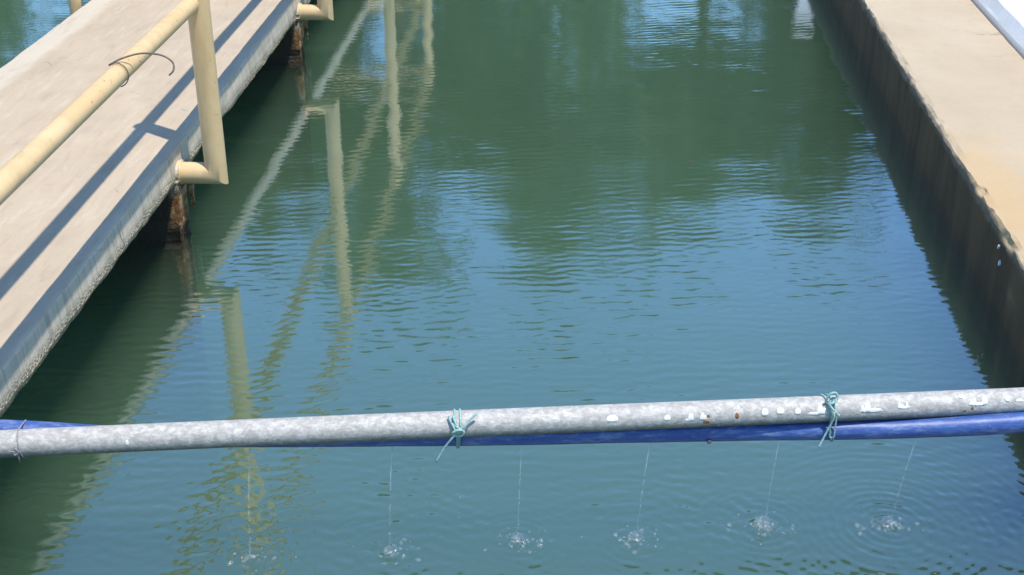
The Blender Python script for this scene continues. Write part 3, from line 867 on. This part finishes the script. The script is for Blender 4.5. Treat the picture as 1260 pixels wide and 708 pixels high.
# fine ripples near the jets in all directions + rings round each splash
near = np.clip((3.0 - Y) / 0.5, 0, 1)
sel = near > 0
fr_ = np.zeros_like(X)
for i in range(26):
    lam = g_.uniform(0.018, 0.045); th = g_.uniform(0, 2*math.pi); k_ = 2*math.pi/lam
    fr_ += 0.014 / k_ * np.sin(k_*(X*math.cos(th) + Y*math.sin(th)) + g_.uniform(0, 6.28))
Z += fr_ * near * (0.7 + 0.5*vnoise(X*4, Y*4, 8))
for k, (sx, sy) in enumerate(SPL):
    r = np.hypot(X - sx, Y - sy)
    lam = 0.023; k_ = 2*math.pi/lam
    amp = 0.16 * VIG[k]**0.7 * np.exp(-r/0.11) * np.clip(r/0.02, 0, 1)
    if k == 5: amp = 0.30 * np.exp(-r/0.17) * np.clip(r/0.02, 0, 1)
    ph_ = 1.3*vnoise(X*7+k, Y*7, 40+k) + 0.6*vnoise(X*19+k, Y*19, 70+k)
    amp = amp * (0.75 + 0.6*vnoise(X*9, Y*9+k, 80+k))
    Z += amp / k_ * np.sin(k_*r*(1 - 0.12*r) + ph_ + k)
    # churned crown at the point of impact
    ch = np.exp(-(r/0.028)**2)
    Z += VIG[k] * 0.0028 * ch * (0.4*vnoise(X*150, Y*150, 60+k) + 0.6*vnoise(X*75, Y*75, 61+k) + 0.2)
# meniscus climbing the right wall
dist = xr[:, None] - X
Z += 0.0024 * np.exp(-dist / 0.0045)
verts = np.stack([X, Y, Z], -1).reshape(-1, 3)
ii = np.arange(NY*NX).reshape(NY, NX)
faces = np.stack([ii[:-1, :-1], ii[:-1, 1:], ii[1:, 1:], ii[1:, :-1]], -1).reshape(-1, 4)
# skirt down to the floor closes the body of water
rim = np.concatenate([ii[0, :], ii[1:, -1], ii[-1, -2::-1], ii[-2:0:-1, 0]])
nb = len(verts); low = verts[rim].copy(); low[:, 2] = -2.02
verts = np.concatenate([verts, low]); m0 = len(rim)
k_ = np.arange(m0); k2 = (k_ + 1) % m0
skirt = np.stack([rim[k_], nb + k_, nb + k2, rim[k2]], -1)
me = bpy.data.meshes.new('water')
allf = np.concatenate([faces, skirt])
nf = len(allf)
me.vertices.add(len(verts)); me.vertices.foreach_set('co', verts.ravel())
me.loops.add(nf*4 + m0); me.polygons.add(nf + 1)
me.loops.foreach_set('vertex_index', np.concatenate([allf.ravel(), (nb + k_)[::-1]]).astype(np.int32))
me.polygons.foreach_set('loop_start', np.concatenate([np.arange(nf)*4, [nf*4]]).astype(np.int32))
sm = np.zeros(nf + 1, dtype=bool); sm[:len(faces)] = True
me.polygons.foreach_set('use_smooth', sm)
me.update(calc_edges=True); me.validate()
me.materials.append(M['water'])
wat = bpy.data.objects.new('water', me); C.objects.link(wat); tag(wat, kind='structure')

# ------------------------------------------------------------------ far end: white post, trees
wp = empty('marker_post', (2.60, YF + 0.22, ZB - 0.002))
m_ = MB(); m_.box(-.06, .06, -.05, .05, 0, 1.0); m_.build('post', M['white'], wp)
m_ = MB(); m_.box(-.085, .085, -.07, .07, 1.0, 1.05); m_.add([(-.085,-.07,1.05),(.085,-.07,1.05),(.085,.07,1.05),(-.085,.07,1.05),(0,0,1.07)], [(0,1,4),(1,2,4),(2,3,4),(3,0,4)]); m_.build('cap', M['white'], wp)
m_ = MB(); m_.box(-.10, .10, -.09, .09, 0, .04); m_.build('base_plate', M['wall'], wp)
tag(wp, 'white painted post on the far end wall of the basin', 'post')

def tree(label, x, y, h, crown_w, base, mat, seed, nleaf=9000, lean=0.0, dens=1.0):
    g_ = np.random.default_rng(seed)
    root = empty('tree', (x, y, 0.09))
    m_ = MB(); r0 = 0.10 + h * 0.014
    path = [Vector((lean * u + 0.12 * math.sin(u * 5 + seed) * u, 0.1 * math.sin(u * 4 + seed * 2), h * 0.86 * u)) for u in np.linspace(0, 1, 12)]
    m_.tube(path, [r0 * (1.25 if i == 0 else 1) * (1 - 0.85 * i / 11) for i in range(12)], 10)
    tips = []
    for b in range(28):
        u = g_.uniform(max(0.2, base / h * 0.85), 0.95); p = path[int(u * 11)]
        az = g_.uniform(0, 2*math.pi); ln = crown_w * 0.5 * g_.uniform(0.5, 1.15) * (1.2 - 0.75 * (u - 0.3))
        e = p + Vector((math.cos(az) * ln, math.sin(az) * ln * 0.8, ln * g_.uniform(0.25, 0.8)))
        mid = p.lerp(e, 0.5) + Vector((0, 0, 0.08 * ln))
        m_.tube(catmull([p, mid, e], 4), list(np.linspace(r0 * 0.38 * (1.1 - u), 0.012, 9)), 6)
        tips += [p.lerp(e, 0.55), p.lerp(e, 0.8), e]
    m_.build('trunk', M['bark'], root, True)
    cl = []
    for tp in tips:
        for q in range(2): cl.append((tp + Vector(g_.normal(0, 0.25, 3)), g_.uniform(0.36, 0.85)))
    for q in range(10):
        cl.append((path[-1] + Vector((g_.normal(0, crown_w*.14), g_.normal(0, crown_w*.14), g_.uniform(-0.6, h * 0.10))), g_.uniform(0.35, 0.6)))
    ws = np.array([c[1]**2 for c in cl]); ws /= ws.sum()
    idx = g_.choice(len(cl), nleaf, p=ws)
    cen = np.array([c[0] for c in cl])[idx]; rad = np.array([c[1] for c in cl])[idx]
    dv = g_.normal(0, 1, (nleaf, 3)); dv /= np.linalg.norm(dv, axis=1)[:, None]
    pos = cen + dv * (rad * g_.uniform(0.25, 1.0, nleaf) ** 0.5)[:, None] * np.array([1, 1, 0.85])
    pos = pos[pos[:, 2] > base * 0.8]; n = len(pos)
    a = g_.normal(0, 1, (n, 3)); a /= np.linalg.norm(a, axis=1)[:, None]
    b = np.cross(a, g_.normal(0, 1, (n, 3))); b /= np.linalg.norm(b, axis=1)[:, None]
    L = g_.uniform(0.09, 0.19, n)[:, None] * dens; Wd = L * 0.42
    v = np.stack([pos - a*L, pos + b*Wd, pos + a*L, pos - b*Wd], 1).reshape(-1, 3)
    f = np.arange(n*4).reshape(-1, 4)
    me = bpy.data.meshes.new('crown'); me.from_pydata(v.tolist(), [], f.tolist()); me.update(); me.materials.append(mat)
    o = bpy.data.objects.new('crown', me); C.objects.link(o); o.parent = root
    return tag(root, label, 'tree', 'trees mirrored in the water beyond the far end')
tree('broad mid green tree beyond the end wall, tallest of the row', 1.4, 24, 9.7, 5.4, 2.6, M['leaf1'], 3, 11000)
tree('dark green tree beyond the end wall behind the white post', 6.15, 24.5, 9.4, 3.8, 2.4, M['leaf2'], 5, 10000)
tree('olive green tree beyond the end wall, between walkway and tallest tree', -2.0, 23.5, 9.7, 6.6, 4.6, M['leaf3'], 8, 15000)
tree('high-crowned slim tree filling the gap beside the dark green tree', 3.9, 26.5, 10.2, 4.2, 7.0, M['leaf1'], 12, 9000)
tree('low dark tree standing behind the walkway end', -5.6, 27, 10.2, 6.4, 3.0, M['leaf2'], 14, 16000)
tree('small round tree behind the outer side wall corner', -9.7, 22, 5.8, 2.6, 1.6, M['leaf1'], 17, 6000)
tree('bushy olive tree beside the outer side wall corner', -12.0, 24, 7.2, 4.0, 1.8, M['leaf3'], 19, 8000)
tree('dark tree beyond the white kerb', 9.6, 27, 8.0, 4.0, 2.5, M['leaf2'], 23, 8000)
